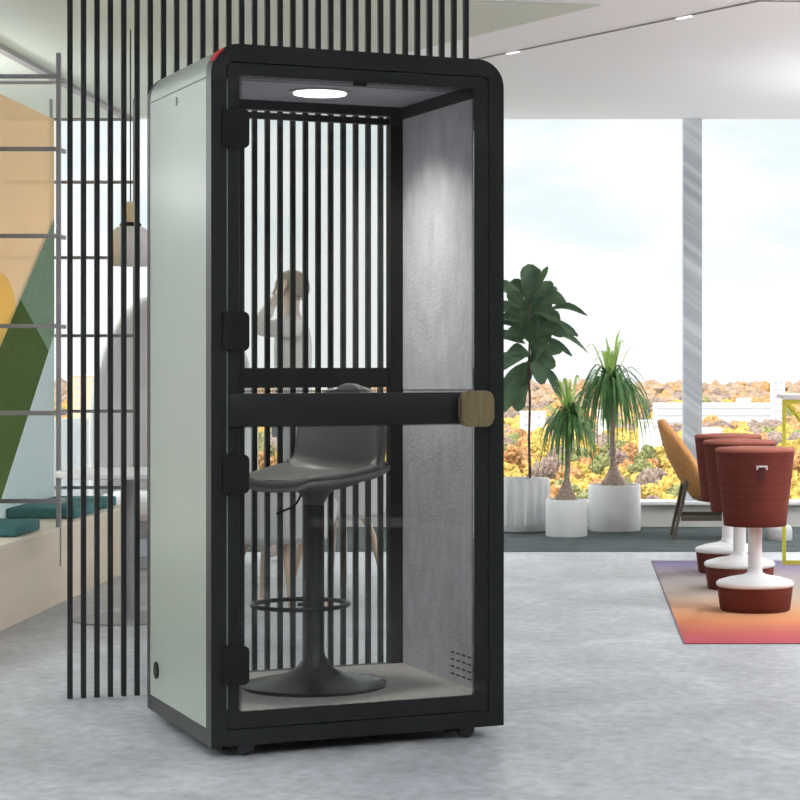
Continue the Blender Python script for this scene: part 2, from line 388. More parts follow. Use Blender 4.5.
MB().lathe([(.029,-.003),(.027,.0035)],28).build('cable_grommet', M['black_side'], bo, loc=(-.001,.694,.18), rot=(0,R(90),0))
# red mark on the rounded corner
b = MB(); cx_, cz_ = .088, T-.088
for rr_, nm in ((.0885,0),):
    q = []
    for k in range(9):
        a = R(124+34*k/8); q.append((cx_+.0888*math.cos(a), cz_+.0888*math.sin(a)))
    q2 = [(cx_+(.0888-.006)*math.cos(R(124+34*k/8)), cz_+(.0888-.006)*math.sin(R(124+34*k/8))) for k in range(8,-1,-1)]
    b.prism(q+q2, -.0012,.03)
b.build('corner_mark', M['red'], bo)['label'] = 'small red mark on the rounded corner'
# ceiling lamp of booth
lx, ly = None, None
dX, dZ = -.847+1.101, 7.06-6.42
lu = dX*.9081+dZ*.4187; lv = -dX*.4187+dZ*.9081
lampo = MB().lathe([(.105,2.1095),(.105,2.1148)],40,lu,lv).build('lamp_ring', mat('grey_lamp_ring', (.42,.40,.38), .5), bo, smooth=True)
MB().lathe([(.087,2.104),(.088,2.1094)],40,lu,lv).build('lamp_diffuser', M['lamp'], lampo, smooth=True)
# vent slots
vb = MB()
for i in range(4):
    for j in range(4):
        vb.box(.9035,.9049,.13+i*.05,.16+i*.05,.165+j*.024,.170+j*.024)
vb.build('vent_slots', M['black_side'], bo)
# castors
for (cu,cv,rz) in ((.115,.05,0),(.845,.05,0),(.115,.76,0),(.845,.76,0)):
    ca = MB().box(cu-.02,cu+.02,cv-.02,cv+.02,.026,.0348).build('castor', M['black_side'], bo)
    MB().lathe([(.012,-.011),(.026,-.011),(.0292,-.006),(.0292,.006),(.026,.011),(.012,.011)],24).build('wheel', M['blackmetal'], ca, loc=(cu,cv-.02,.0292), rot=(R(90),0,0), smooth=True, ang=50)
    MB().box(cu-.075,cu-.024,cv-.03,cv-.018,.024,.031,.002).build('brake_lever', M['black_side'], ca)

# ------------------------------------------------------------------ bar stool inside booth
SX, SY, SZ = -.853, 6.97, .1392
bs = empty('bar_stool', (SX,SY,SZ), R(-122), 'dark grey swivel bar stool with footrest ring and round base inside the booth', 'bar stool')
prof = [(.238,0),(.239,.006),(.236,.011),(.20,.018),(.15,.027),(.10,.040),(.065,.058),(.045,.082),(.033,.105),(.031,.12)]
MB().lathe(prof,64).build('base', M['blackmetal'], bs, smooth=True)
MB().lathe([(.0313,.1205),(.0313,.30),(.0315,.60)],32).build('column', M['blackmetal'], bs, smooth=True)
MB().lathe([(.03,.6005),(.045,.63),(.06,.645)],32).build('seat_mount', M['shell'], bs, smooth=True)
# footrest: local offset so that it reads to camera-left of the column
off = Vector((-.046,-.012,0)); off.rotate(Matrix.Rotation(R(122),3,'Z'))
fo = MB().torus((off.x,off.y,.271), .158, .0075).tube([(off.x*.2,off.y*.2,.271),(off.x*1.2-.0,off.y*1.2,.271)], .006, 8).build('footrest', M['blackmetal'], bs, smooth=True)
dl = Vector((-.12,-.05,0)); dl.rotate(Matrix.Rotation(R(122),3,'Z'))
MB().tube([(dl.x*.35,dl.y*.35,.635),(dl.x*.45,dl.y*.45,.61),(dl.x*.55,dl.y*.55,.595),(dl.x*1.0,dl.y*1.0,.572)], .0038, 8).build('lever', M['blackmetal'], bs, smooth=True)
# shell seat; local +x = front
def shell_pt(s, t):
    # s in [-1,1] across, t in [0,1] front -> back top
    if t < .55:
        q = t/.55
        x = .235 - .40*q; hw = .205*math.sin(math.pi*(.22+.28*min(q*1.5,1)))**.8 * (1.0)
        z = .685 + .018*(1-q)**2*-1 - .010*math.sin(math.pi*q)
        edge = .022+.02*q
        zz = z + edge*abs(s)**3
        return ((x - .04*(abs(s)**2.2)*(1-q))*.95+.005, s*hw*.95, zz)
    q = (t-.55)/.45
    a = min(q/.3,1)*math.pi/2
    x = -.165 - .04*math.sin(a) - .015*max(0,q-.3)
    z = .685 + .055*(1-math.cos(a)) + max(0,q-.3)/.7*.258
    e = max(0,(q-.55)/.45); w = .20*math.sqrt(1-.72*e**3)
    w = max(w,.006)*(1-.08*q)
    x += .09*abs(s)**2.2*(1-.45*q)*(w/.205)
    zz = z + .042*abs(s)**3*(1-q) - .05*e*e*abs(s)**2.2
    return (x*.95+.005, s*w*.95, zz)
def sheet(f, ns, ntt, flip=False, dz=0):
    b = MB(); V = [[b.b.verts.new(f(-1+2*i/ns, j/ntt)) for i in range(ns+1)] for j in range(ntt+1)]
    for j in range(ntt):
        for i in range(ns): b.b.faces.new((V[j][i],V[j][i+1],V[j+1][i+1],V[j+1][i]))
    return b
o = sheet(shell_pt,24,90).build('shell', M['shell'], bs, smooth=True, ang=80)
md = o.modifiers.new('t','SOLIDIFY'); md.thickness = .02; md.offset = -1
def pad_pt(s,t):
    x,y,z = shell_pt(s*.985, t*.99+.004); return (x+ (.002 if t>.6 else 0), y, z)
o = sheet(pad_pt,24,90).build('upholstery', M['stoolfab'], bs, smooth=True, ang=80)
md = o.modifiers.new('t','SOLIDIFY'); md.thickness = .016; md.offset = 1
# belly under seat
b = MB().lathe([(.058,.6455),(.10,.652),(.16,.668),(.19,.69)],40, .02,0, .95); b.build('seat_pan', M['shell'], bs, smooth=True)

# ------------------------------------------------------------------ cafe table behind slats + pendant
tx, ty = (128-CX)/F*9.915, 9.915
ct = empty('cafe_table', (tx,ty,0), 0, 'round white cafe table on a grey pedestal behind the left slats', 'table')
MB().lathe([(.331,.672),(.336,.676),(.336,.694),(.332,.698)],64).build('tabletop', M['white'], ct, smooth=True, ang=30)
MB().lathe([(.029,.008),(.029,.671)],24).build('pedestal', M['greymetal'], ct, smooth=True)
MB().lathe([(.258,0),(.258,.005),(.25,.008)],56).build('base', M['greymetal'], ct, smooth=True, ang=30)
px_ = (130.5-CX)/F*11.26
pl = empty('pendant_lamp', (px_,11.26,2.982), 0, 'light grey pendant lamp with a pale wooden neck hanging behind the left slats', 'pendant lamp')
MB().tube([(0,0,0),(0,0,-.925)], .0035, 8).build('cord', M['black_side'], pl)
MB().lathe([(.026,-1.03),(.028,-1.025),(.028,-.925),(.02,-.92)],24).build('neck', mat('pale_oak', (.80,.66,.40), .6), pl, smooth=True, ang=30)
MB().lathe([(.055,-1.05),(.058,-1.04),(.05,-1.031)],28).build('collar', M['black_side'], pl, smooth=True, ang=30)
b = MB().lathe([(.052,-1.051),(.075,-1.058),(.095,-1.08),(.101,-1.11),(.101,-1.262)],36,close=False)
o = b.build('lamp_shade', mat('grey_concrete_shade', (.82,.81,.80), .8, col2=(.78,.77,.76), scale=(12,12,12)), pl, smooth=True); md = o.modifiers.new('t','SOLIDIFY'); md.thickness = .006
# white tub chairs with wooden legs
def tub_chair(loc, rz, label):
    r = empty('tub_chair', loc, rz, label, 'chair', 'white tub chairs behind the booth')
    def f(s,t):
        a = s*R(118); q = t
        rad = .235+.05*q**.6
        ztop = .66 - .14*(abs(s)**1.5)
        return (-rad*math.cos(a)*1.0, rad*math.sin(a), .36 + (ztop-.36)*q)
    o = sheet(f,30,10).build('backrest', M['whitefab'], r, smooth=True, ang=80); md = o.modifiers.new('t','SOLIDIFY'); md.thickness = .03; md.offset = 0
    MB().lathe([(.15,.335),(.215,.35),(.235,.38),(.225,.44),(.19,.455)],40).build('seat', M['whitefab'], r, smooth=True)
    for a in (45,135,225,315):
        c, s = math.cos(R(a)), math.sin(R(a))
        MB().tube([(.14*c,.14*s,.36),(.19*c,.19*s,.25),(.25*c,.25*s,0.002)], [.022,.02,.012], 10).build('leg', M['wood'], r, smooth=True)
    return r
t1 = tub_chair(((276-CX)/F*10.2,10.2,0), R(70), 'white tub chair with beech legs behind the bar stool, the nearer of the pair')
t2 = copy_tree(t1); t2.location = ((338-CX)/F*11.75,11.75,0); t2.rotation_euler = (0,0,R(150))
t2['label'] = 'white tub chair with beech legs behind the bar stool, the farther of the pair'

# ------------------------------------------------------------------ plants
def leaf_blade(b, base, tip, w, droop=.15, fold=.25, up=Vector((0,-1,.25)), n=8, shape='fiddle', roll=0):
    base, tip = Vector(base), Vector(tip); d = tip-base; Ln = d.length; dn = d.normalized()
    side = dn.cross(up).normalized()
    if roll: side.rotate(Matrix.Rotation(roll,3,dn))
    nrm = side.cross(dn).normalized()
    rows = []
    for i in range(n+1):
        t = i/n
        c = base + d*t + Vector((0,0,1))*(droop*Ln*math.sin(math.pi*t))
        if shape == 'fiddle': ww = w*.5*(math.sin(math.pi*min(1,t*.97+.015))**.6)*(.45+.62*t)
        else: ww = w*.5*(1-t)**.6*(.6+.4*min(1,t*4))
        ww = max(ww,.0006)
        wav = .06*w*math.sin(t*9+base.x*70)
        rows.append([b.b.verts.new(c - side*ww + nrm*(fold*ww+wav)), b.b.verts.new(c - side*ww*.5 + nrm*fold*ww*.35), b.b.verts.new(c), b.b.verts.new(c+side*ww*.5 + nrm*fold*ww*.35), b.b.verts.new(c + side*ww + nrm*(fold*ww-wav))])
    for a, c in zip(rows, rows[1:]):
        for k in range(4): b.b.faces.new((a[k],a[k+1],c[k+1],c[k]))
PZ = 15.02
def pxl(px,py,dy=0): return at(px,py,PZ) + Vector((0,dy,0))
p0 = Vector(((521-CX)/F*PZ, PZ, 0))
fi = empty('potted_fiddle_leaf_fig', tuple(p0), 0, 'tall fiddle-leaf fig with large dark leaves in a fluted white pot beside the booth', 'potted plant')
def flute(a,z): return 1+.018*math.cos(a*18)
MB().lathe([(.17,0.0035),(.185,.015),(.188,.045),(.200,.055),(.203,.37),(.203,.378),(.192,.378),(.19,.35),(.05,.345)],108,mod=lambda a,z: flute(a,z) if z>.05 and z<.377 else 1).build('pot', M['white2'], fi, smooth=True, ang=50)
MB().lathe([(.19,.352),(.10,.362),(.02,.366)],32).build('soil', M['soil'], fi, smooth=True)
tr = [pxl(530,478)-p0, pxl(529,440)-p0, pxl(530,400)-p0, pxl(528.5,370)-p0, pxl(530,330)-p0, pxl(529,300)-p0]
MB().tube(tr, [.0105,.009,.009,.008,.007,.005], 10).build('trunk', M['trunk'], fi, smooth=True)
rnd = random.Random(5)
LV = [(528,303,530,264,34,0),(534,296,548,267,10,0),(536,306,566,303,20,.2),(532,300,557,288,18,0),(538,319,587,316,10,.22),(534,322,578,336,13,.12),(538,338,588,353,11,.2),
 (534,340,572,356,9,.15),(530,352,562,350,24,.0),(531,352,543,384,22,0),(543,366,561,399,13,.12),(526,306,497,284,20,.1),(524,316,486,306,20,.1),(526,330,488,324,18,.15),
 (526,344,486,338,20,.12),(526,356,488,372,22,.1),(528,374,516,411,27,0),(522,372,499,414,20,0),(526,318,553,328,17,0),(532,332,548,296,24,0),(530,342,512,306,26,0),(527,336,506,334,22,0),
 (534,312,560,322,20,.1),(536,326,566,336,18,.1),(524,322,500,318,22,.1),(526,298,512,280,22,0),(531,346,554,368,20,0),(525,362,502,392,20,0),(530,306,552,282,22,0),
 (530,350,550,328,24,0),(529,356,508,350,24,0),(530,362,545,345,22,0),(528,328,532,296,26,0),(529,360,520,386,22,0),(528,310,508,292,18,0),(530,345,538,318,24,0)]
fb = MB()
for (a,c,d,e,w,dr) in LV:
    dy0 = rnd.uniform(-.02,.02); dy1 = rnd.uniform(-.16,.10) 
    leaf_blade(fb, pxl(a,c,dy0)-p0, pxl(d,e,dy1)-p0, w*PZ/F*.95, dr, rnd.uniform(.15,.4), up=Vector((rnd.uniform(-.3,.3),-1,rnd.uniform(.2,.9))), roll=rnd.uniform(-.35,.35))
fb.build('foliage', M['ficus'], fi, smooth=True, ang=180)
def ponytail(px, pot_r, pot_h, z0, pr, stem_px, crown_px, crown_py, up_h, side, down, seed, label, nl=130):
    P0 = Vector(((px-CX)/F*z0, z0, 0)); r = empty('potted_ponytail_palm', tuple(P0), 0, label, 'potted plant')
    b0 = .0035
    MB().lathe([(pot_r*.97,b0),(pot_r,b0+.01),(pot_r,pot_h-.006),(pot_r-.004,pot_h),(pot_r-.014,pot_h),(pot_r-.016,pot_h-.02),(.04,pot_h-.022)],56).build('pot', M['white2'], r, smooth=True, ang=50)
    MB().lathe([(pot_r-.016,pot_h-.019),(.02,pot_h-.012)],32).build('soil', M['soil'], r, smooth=True)
    cr = at(crown_px,crown_py,z0)-P0; sb = (stem_px-CX)/F*z0-P0.x
    hb = pot_h-.015; H = cr.z-hb
    MB().tube([(sb,0,hb),(sb,0,hb+.03),(sb,0,hb+.08),(sb+.2*(cr.x-sb),0,hb+.15),(sb+.6*(cr.x-sb),0,hb+H*.6),(cr.x,0,cr.z)], [pr,pr*.92,pr*.55,pr*.25,.017,.013], 20).build('stem', M['bulb'], r, smooth=True)
    rg = random.Random(seed); f1 = MB(); f2 = MB()
    for i in range(nl):
        az = rg.uniform(0,2*math.pi); t = i/nl
        young = t > .80
        Lr = side*rg.uniform(.4,1.25)
        if young:
            rise = up_h*rg.uniform(.45,1.3); reach = side*rg.uniform(.08,.75); fall = rise*rg.uniform(.0,.5) if reach>side*.35 else 0
            pts = [Vector((0,0,0)), Vector((.35*reach,0,rise*.5)), Vector((.7*reach,0,rise*.9)), Vector((reach,0,rise-fall*.6))]
        else:
            rise = up_h*rg.uniform(.05,.55)*(t+.25); fall = down*rg.uniform(.25,1.05)*(1-t*.6)
            pts = [Vector((0,0,-.02)), Vector((.35*Lr,0,rise)), Vector((.72*Lr,0,rise*.55-fall*.2)), Vector((.93*Lr,0,-fall*.6)), Vector((Lr*rg.uniform(.9,1.1),0,-fall))]
        w = (.034 if young else .0225)*rg.uniform(.6,1.2); b = f2 if young else f1
        rows = []; m = 10; ca, sa = math.cos(az), math.sin(az)
        for k in range(m+1):
            q = k/m*(len(pts)-1); j = min(int(q),len(pts)-2); f = q-j
            pm1 = pts[max(j-1,0)]; p1 = pts[j]; p2 = pts[j+1]; p3 = pts[min(j+2,len(pts)-1)]
            c = .5*((2*p1)+(p2-pm1)*f+(2*pm1-5*p1+4*p2-p3)*f*f+(3*p1-pm1-3*p2+p3)*f**3)
            ww = w*(1-.9*(k/m)**2)*.5
            c3 = Vector((c.x*ca, c.x*sa, c.z))+cr; sd = Vector((-sa,ca,0))*ww
            rows.append([b.b.verts.new(c3-sd), b.b.verts.new(c3+Vector((0,0,-.25*ww))), b.b.verts.new(c3+sd)])
        for a, c in zip(rows, rows[1:]):
            for k in range(2): b.b.faces.new((a[k],a[k+1],c[k+1],c[k]))
    f1.build('foliage', M['palm'], r, smooth=True, ang=180); f2.build('new_leaves', M['palm_new'], r, smooth=True, ang=180)['label'] = 'pale green young leaves'
ponytail(566.5,.145,.258,14.6,.078,566,570,420,.27,.21,.42,3,'small ponytail palm in the lowest plain white pot, between the fig and the bigger palm')
ponytail(614.5,.187,.332,15.08,.098,614,611,388,.34,.30,.52,8,'larger ponytail palm in a wide plain white pot, right of the smaller palm',170)

# ------------------------------------------------------------------ rug, wobble stools
def rug_mat():
    m, t, out = nt('gradient_rug'); N = t.nodes.new; L = t.links.new
    b = N('ShaderNodeBsdfPrincipled'); b.inputs['Roughness'].default_value = .95; b.inputs['Specular IOR Level'].default_value = .1; L(b.outputs[0], out.inputs[0])
    tc = N('ShaderNodeTexCoord'); sp = N('ShaderNodeSeparateXYZ'); L(tc.outputs['Object'], sp.inputs[0])
    n = N('ShaderNodeTexNoise'); n.inputs['Scale'].default_value = 3; n.inputs['Detail'].default_value = 4
    mp = N('ShaderNodeMapping'); mp.inputs['Scale'].default_value = (.6,6,1); L(tc.outputs['Object'], mp.inputs[0]); L(mp.outputs[0], n.inputs[0])
    mr = N('ShaderNodeMapRange'); mr.inputs[1].default_value = 0; mr.inputs[2].default_value = 3.76; L(sp.outputs[1], mr.inputs[0])
    ad = N('ShaderNodeMath'); ad.operation = 'MULTIPLY_ADD'; ad.inputs[1].default_value = .1; L(n.outputs[0], ad.inputs[0])
    sb = N('ShaderNodeMath'); sb.operation = 'SUBTRACT'; sb.inputs[1].default_value = .05; L(mr.outputs[0], sb.inputs[0]); L(sb.outputs[0], ad.inputs[2])
    r = N('ShaderNodeValToRGB'); cr = r.color_ramp
    st = [(0,(.34,.055,.08)),(.10,(.38,.09,.075)),(.22,(.52,.20,.09)),(.33,(.54,.29,.16)),(.47,(.44,.34,.27)),(.62,(.37,.32,.29)),(.80,(.30,.25,.27)),(.93,(.24,.19,.30)),(1,(.2,.16,.27))]
    cr.elements[0].position = 0; cr.elements[0].color = (*st[0][1],1); cr.elements[1].position = 1; cr.elements[1].color = (*st[-1][1],1)
    for p_, c in st[1:-1]:
        e = cr.elements.new(p_); e.color = (*c,1)
    L(ad.outputs[0], r.inputs[0]); L(r.outputs[0], b.inputs['Base Color']); return m
rug = empty('rug', (.48,9.04,0), 0, 'rug shading from red through orange and beige to violet under the wobble stools', 'rug')
MB().box(0,3.2,.004,3.756,.0004,.003).build('pile', rug_mat(), rug)
MB().box(-.004,3.2,-.006,.0035,.0004,.0028).build('binding', M['black_side'], rug)
MB().box(-.008,-.0005,.0036,3.756,.0004,.0028).build('binding', mat('violet_grey_binding', (.12,.10,.13), .9), rug)
def wobble(loc, label):
    r = empty('wobble_stool', loc, 0, label, 'stool', 'rust red wobble stools on the rug')
    z0 = .0005
    MB().lathe([(.164,z0),(.170,.006),(.181,.09),(.183,.117)],64).build('base_cover', M['maroon'], r, smooth=True, ang=50)
    MB().lathe([(.183,.1175),(.1885,.124),(.1885,.134),(.180,.143),(.13,.158),(.06,.171),(.038,.181),(.036,.197)],64).build('base_dome', M['white'], r, smooth=True, ang=80)
    MB().lathe([(.0345,.1975),(.0345,.41)],32).build('column', M['white'], r, smooth=True)
    MB().lathe([(.148,.4105),(.152,.414),(.158,.47),(.180,.66),(.191,.77)],64).build('seat_body', M['maroon'], r, smooth=True, ang=50)
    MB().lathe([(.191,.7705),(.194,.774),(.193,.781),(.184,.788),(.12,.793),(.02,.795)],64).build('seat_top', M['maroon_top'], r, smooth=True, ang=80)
    h = MB().box(-.010,.044,-.195,-.187,.702,.710,.0015).box(-.010,-.002,-.195,-.184,.690,.710,.0015).box(.036,.044,-.195,-.184,.690,.710,.0015)
    s = MB().box(.003,.031,-.189,-.17,.635,.703,.001).build('strap', mat('dark_rust_webbing', (.075,.016,.012), .9), r)
    s.rotation_euler = (0,0,0); h.build('strap_buckle', M['white'], s)
    return r
w1 = wobble((.885,10.26,.0032), 'rust red wobble stool nearest the camera, with a steel buckle on its strap')
w2 = copy_tree(w1); w2.location = (.887,11.24,.0032); w2['label'] = 'middle wobble stool of the three in a line, just behind the nearest'
w3 = copy_tree(w1); w3.location = (.889,12.10,.0032); w3['label'] = 'farthest wobble stool, at the back of the line of three'

# ------------------------------------------------------------------ ochre lounge chair by the window
oc = empty('lounge_chair', (1.02,14.45,.0032), 0, 'ochre shell lounge chair with dark wooden legs near the window pier', 'chair')
def oshell(s,t):
    # profile in x-z, back top-left leaning back, seat runs to +x
    if t < .62:
        q = t/.62; x = -.42 + .19*q + .05*q*q; z = .81 - .53*q
        x += -.03*math.sin(math.pi*q)
    else:
        q = (t-.62)/.38; x = -.18 + .53*q; z = .28 - .04*math.sin(q*math.pi*.7)+.10*q*q
    hw = .30*math.sqrt(max(.02, min(1, (t+.01)*3)))*(1 if t < .9 else .92)
    c = abs(s)**2.4
    return (x + (.05*c*(math.sin(math.pi*min(1,t*1.1)))), s*hw, z + .14*c*math.sin(math.pi*min(1,t)))
o = sheet(oshell,20,36).build('shell', M['tan'], oc, smooth=True, ang=80); md = o.modifiers.new('t','SOLIDIFY'); md.thickness = .05; md.offset = 0
for y in (-.20,.20):
    MB().tube([(-.235,y*.9,.47),(-.285,y*.97,.24),(-.34,y*1.05,0)], [.016,.014,.010], 8, flat=.8).build('leg', M['darkwood'], oc, smooth=True)
    MB().tube([(.30,y*.85,.30),(.33,y,.16),(.36,y*1.1,0)], [.016,.014,.010], 8, flat=.8).build('leg', M['darkwood'], oc, smooth=True)
    MB().box(-.29,.32,y-.011,y+.011,.13,.165,.003).build('side_stretcher', M['darkwood'], oc)

# ------------------------------------------------------------------ yellow framed high table
yt = empty('high_table', (1.254,12.54,.0032), 0, 'tall table with a bright yellow square-tube frame and white top at the right edge', 'table')
def bar(b,p,q,w=.012):
    p,q=Vector(p),Vector(q); b.tube([p,q], w*1.25, 4, True); return b
for (x,y) in ((0,0),(.75,0),(.25,.35),(.75,.35)):
    MB().box(x-.011,x+.011,y-.011,y+.011,0,.98,.001).build('leg', M['yellow'], yt)
MB().box(.0112,.7388,-.011,.011,0,.025).build('foot_rail', M['yellow'], yt)
MB().box(.2612,.7388,.339,.361,0,.025).build('foot_rail', M['yellow'], yt)
MB().box(.0112,.7388,-.011,.011,.955,.98).build('top_rail', M['yellow'], yt)
MB().box(.2612,.7388,.339,.361,.955,.98).build('top_rail', M['yellow'], yt)
bar(MB(),(.02,0,.955),(.17,0,.78)).build('brace', M['yellow'], yt)
MB().box(-.005,.80,-.03,.40,.981,1.01,.004).build('tabletop', M['white'], yt)
px0 = (779-CX)/F*14.25
pf = empty('pedestal_stool', (px0,14.27,.0032), 0, 'small light grey rounded stool foot on the carpet, seen past the nearest wobble stool', 'stool')
MB().lathe([(.088,0),(.092,.01),(.092,.07),(.082,.095),(.05,.108),(.01,.112)],40).build('base', mat('light_grey_plastic', (.5,.49,.5), .5), pf, smooth=True, ang=60)

# ------------------------------------------------------------------ ceiling track
A = Vector((-.60,12.45,2.9893)); B = Vector((.915,10.392,2.9893))
dv = (B-A); Ln = dv.length; ang = math.atan2(dv.y,dv.x)
tk = empty('track_light', tuple(A), ang, 'thin dark ceiling track with two white lamp modules running diagonally over the window side', 'track light')
MB().box(-1.5,Ln+.01,-.0065,.0065,-.006,0).build('track', M['greymetal'], tk)
for px,py in ((511,51.8),(681.5,16.3)):
    Z = (2.985-EYE)*F/(CY-py); X = (px-CX)/F*Z; s = (Vector((X,Z,0))-Vector((A.x,A.y,0))).dot(dv.normalized())
    MB().box(s-.055,s+.055,-.011,.011,-.012,-.0065).build('lamp_module', emis('white_led',(1,1,1),1.6), tk)
MB().box(0,3.0,-.0065,.0065,-.006,0).build('track', M['greymetal'], tk, loc=(Ln,0,0), rot=(0,0,-ang+R(4)))
# green edge thing bottom right corner (leaf tip of a nearby plant) omitted: only a few pixels

# ------------------------------------------------------------------ person beyond the booth
def skin_mesh(name, verts, edges, radii, m, parent, root=0, sub=2):
    me = bpy.data.meshes.new(name); me.from_pydata([Vector(v) for v in verts], edges, []); me.materials.append(m)
    o = bpy.data.objects.new(name, me); C.objects.link(o); o.parent = parent
    sk = o.modifiers.new('skin','SKIN'); sk.use_smooth_shade = True
    dl_ = me.skin_vertices[0].data if me.skin_vertices else None
    if dl_ is None:
        bm = bmesh.new(); bm.from_mesh(me); bm.verts.layers.skin.verify(); bm.to_mesh(me); bm.free(); dl_ = me.skin_vertices[0].data
    for i, r in enumerate(radii):
        dl_[i].radius = r if isinstance(r,tuple) else (r,r); dl_[i].use_root = (i == root)
    sb = o.modifiers.new('sub','SUBSURF'); sb.levels = sub; sb.render_levels = sub
    return o
PX = (293-CX)/F*13.0
pe = empty('person', (PX,13.0,.0), R(0), 'person in pale clothes standing beyond the booth with one hand raised to the head', 'person')
skinm = mat('skin', (.78,.66,.58), .6); cloth = mat('pale_grey_jersey', (.88,.86,.84), .9, spec=.1); trou = mat('light_trousers', (.55,.55,.56), .9, spec=.1)
hairm = mat('fair_hair', (.45,.38,.31), .8)
# facing -x.  index: pelvis, waist, chest, neckbase, neck, head, headtop ...
V = [(0,0,.95),(0,0,1.1),(0,0,1.30),(0,0,1.45),(-.01,0,1.52),(-.02,0,1.60),(-.02,0,1.70),          #0-6
     (0,-.17,1.42),(-.20,-.20,1.40),(-.10,-.12,1.58),(-.06,-.10,1.62),                                  #7-10 raised arm (near)
     (0,.17,1.42),(.03,.20,1.15),(-.02,.22,.92),(-.03,.22,.84),                                         #11-14
     (0,-.09,.90),(0,-.10,.50),(.01,-.10,.09),(-.15,-.11,.035),                                         #15-18
     (0,.09,.90),(.02,.10,.50),(.06,.10,.09),(-.08,.11,.035)]                                           #19-22
E = [(0,1),(1,2),(2,3),(3,4),(4,5),(5,6),(3,7),(7,8),(8,9),(9,10),(3,11),(11,12),(12,13),(13,14),(0,15),(15,16),(16,17),(17,18),(0,19),(19,20),(20,21),(21,22)]
Rr = [(.12,.15),(.10,.13),(.11,.15),(.06,.07),(.05,.05),(.085,.075),(.065,.06),.05,.04,.03,.026,.05,.04,.03,.026,.08,.055,.038,.035,.08,.055,.038,.035]
skin_mesh('body', V, E, Rr, skinm, pe)
cv = [(0,0,.88),(0,0,1.1),(0,0,1.30),(0,0,1.44),(0,-.17,1.42),(-.20,-.20,1.40),(-.11,-.13,1.56),(0,.17,1.42),(.03,.20,1.15),(-.02,.22,.94)]
skin_mesh('sweater', cv, [(0,1),(1,2),(2,3),(3,4),(4,5),(5,6),(3,7),(7,8),(8,9)], [(.13,.16),(.12,.15),(.135,.165),(.08,.09),.068,.058,.042,.068,.055,.04], cloth, pe)
tv = [(0,0,.95),(0,-.09,.88),(0,-.10,.50),(.01,-.10,.10),(0,.09,.88),(.02,.10,.50),(.06,.10,.10)]
skin_mesh('trousers', tv, [(0,1),(1,2),(2,3),(0,4),(4,5),(5,6)], [(.125,.155),.092,.068,.055,.092,.068,.055], trou, pe)
# hair cap
b = MB(); r_ = bmesh.ops.create_uvsphere(b.b, u_segments=24, v_segments=16, radius=.105)
for v in r_['verts']:
    v.co = Vector((v.co.x*1.05, v.co.y*.86, v.co.z*1.05))
bmesh.ops.delete(b.b, geom=[v for v in b.b.verts if v.co.z < -.02 - .05*(v.co.x>0) and not (v.co.x>.04 and v.co.z>-.09)], context='VERTS')
b.build('hair', hairm, pe, loc=(-.005,0,1.665), smooth=True, ang=180)
# fingers of the raised hand
for k in range(5):
    y = -.075 - .012*k; L_ = (.05,.075,.08,.075,.06)[k]
    skin_mesh('finger', [(-.075,-.10,1.60),(-.07+.006*k,y-.0,1.63),(-.06+.006*k,y+.012,1.63+L_*.6),(-.045+.006*k,y+.02,1.63+L_)], [(0,1),(1,2),(2,3)], [.014,.010,.009,.008], skinm, pe, sub=1)
# face details
MB().tube([(-.105,0,1.665),(-.122,0,1.625),(-.105,0,1.615)], [.008,.014,.008], 8).build('nose', skinm, pe, smooth=True)

rt = empty('side_table', (1.418,4.47,0), 0, 'small round white side table right of the camera, mirrored faintly in the booth door', 'table')
MB().lathe([(.245,.465),(.25,.47),(.25,.48),(.246,.484)],48).build('tabletop', M['white'], rt, smooth=True, ang=30)
MB().lathe([(.018,.008),(.018,.464)],20).build('pedestal', M['white'], rt, smooth=True)
MB().lathe([(.17,0),(.17,.005),(.16,.008)],40).build('base', M['white'], rt, smooth=True, ang=30)
# ------------------------------------------------------------------ outside world
GZ = -33.0
gm = mat('autumn_ground', (.24,.19,.12), .95, col2=(.15,.12,.07), scale=(.02,.02,.02), spec=.1)
gb = MB(); nx, ny = 60, 50
def gh(x,y):
    return GZ + 3*mnoise.noise(Vector((x*.004,y*.004,0))) 
V = []
for j in range(ny+1):
    y = 60 + (2600-60)*(j/ny)**1.5; row = []
    for i in range(nx+1):
        x = (-.55 + 1.1*i/nx)*(y+300); row.append(gb.b.verts.new((x,y,gh(x,y))))
    V.append(row)
for j in range(ny):
    for i in range(nx): gb.b.faces.new((V[j][i],V[j][i+1],V[j+1][i+1],V[j+1][i]))
struct(gb.build('ground', gm, smooth=True))
def foliage_mat(name, c1, c2, c3):
    m, t, out = nt(name); N = t.nodes.new; L = t.links.new
    b = N('ShaderNodeBsdfPrincipled'); b.inputs['Roughness'].default_value = .9; b.inputs['Specular IOR Level'].default_value = .1
    g = N('ShaderNodeNewGeometry'); n = N('ShaderNodeTexNoise'); n.inputs['Scale'].default_value = .9; n.inputs['Detail'].default_value = 10; n.inputs['Roughness'].default_value = .75
    L(g.outputs['Position'], n.inputs[0])
    r = N('ShaderNodeValToRGB'); cr = r.color_ramp; cr.elements[0].position = .36; cr.elements[1].position = .62
    cr.elements[0].color = (*c1,1); cr.elements[1].color = (*c3,1); e = cr.elements.new(.49); e.color = (*c2,1)
    L(n.outputs[0], r.inputs[0]); L(r.outputs[0], b.inputs['Base Color']); L(b.outputs[0], out.inputs[0]); return m
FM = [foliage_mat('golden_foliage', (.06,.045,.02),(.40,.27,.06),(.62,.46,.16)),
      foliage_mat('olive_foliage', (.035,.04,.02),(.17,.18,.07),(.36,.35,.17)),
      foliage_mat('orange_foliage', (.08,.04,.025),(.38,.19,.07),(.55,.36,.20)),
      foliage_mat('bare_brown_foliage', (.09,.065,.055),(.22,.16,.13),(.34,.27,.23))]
barkm = mat('grey_bark', (.35,.28,.24), .9)
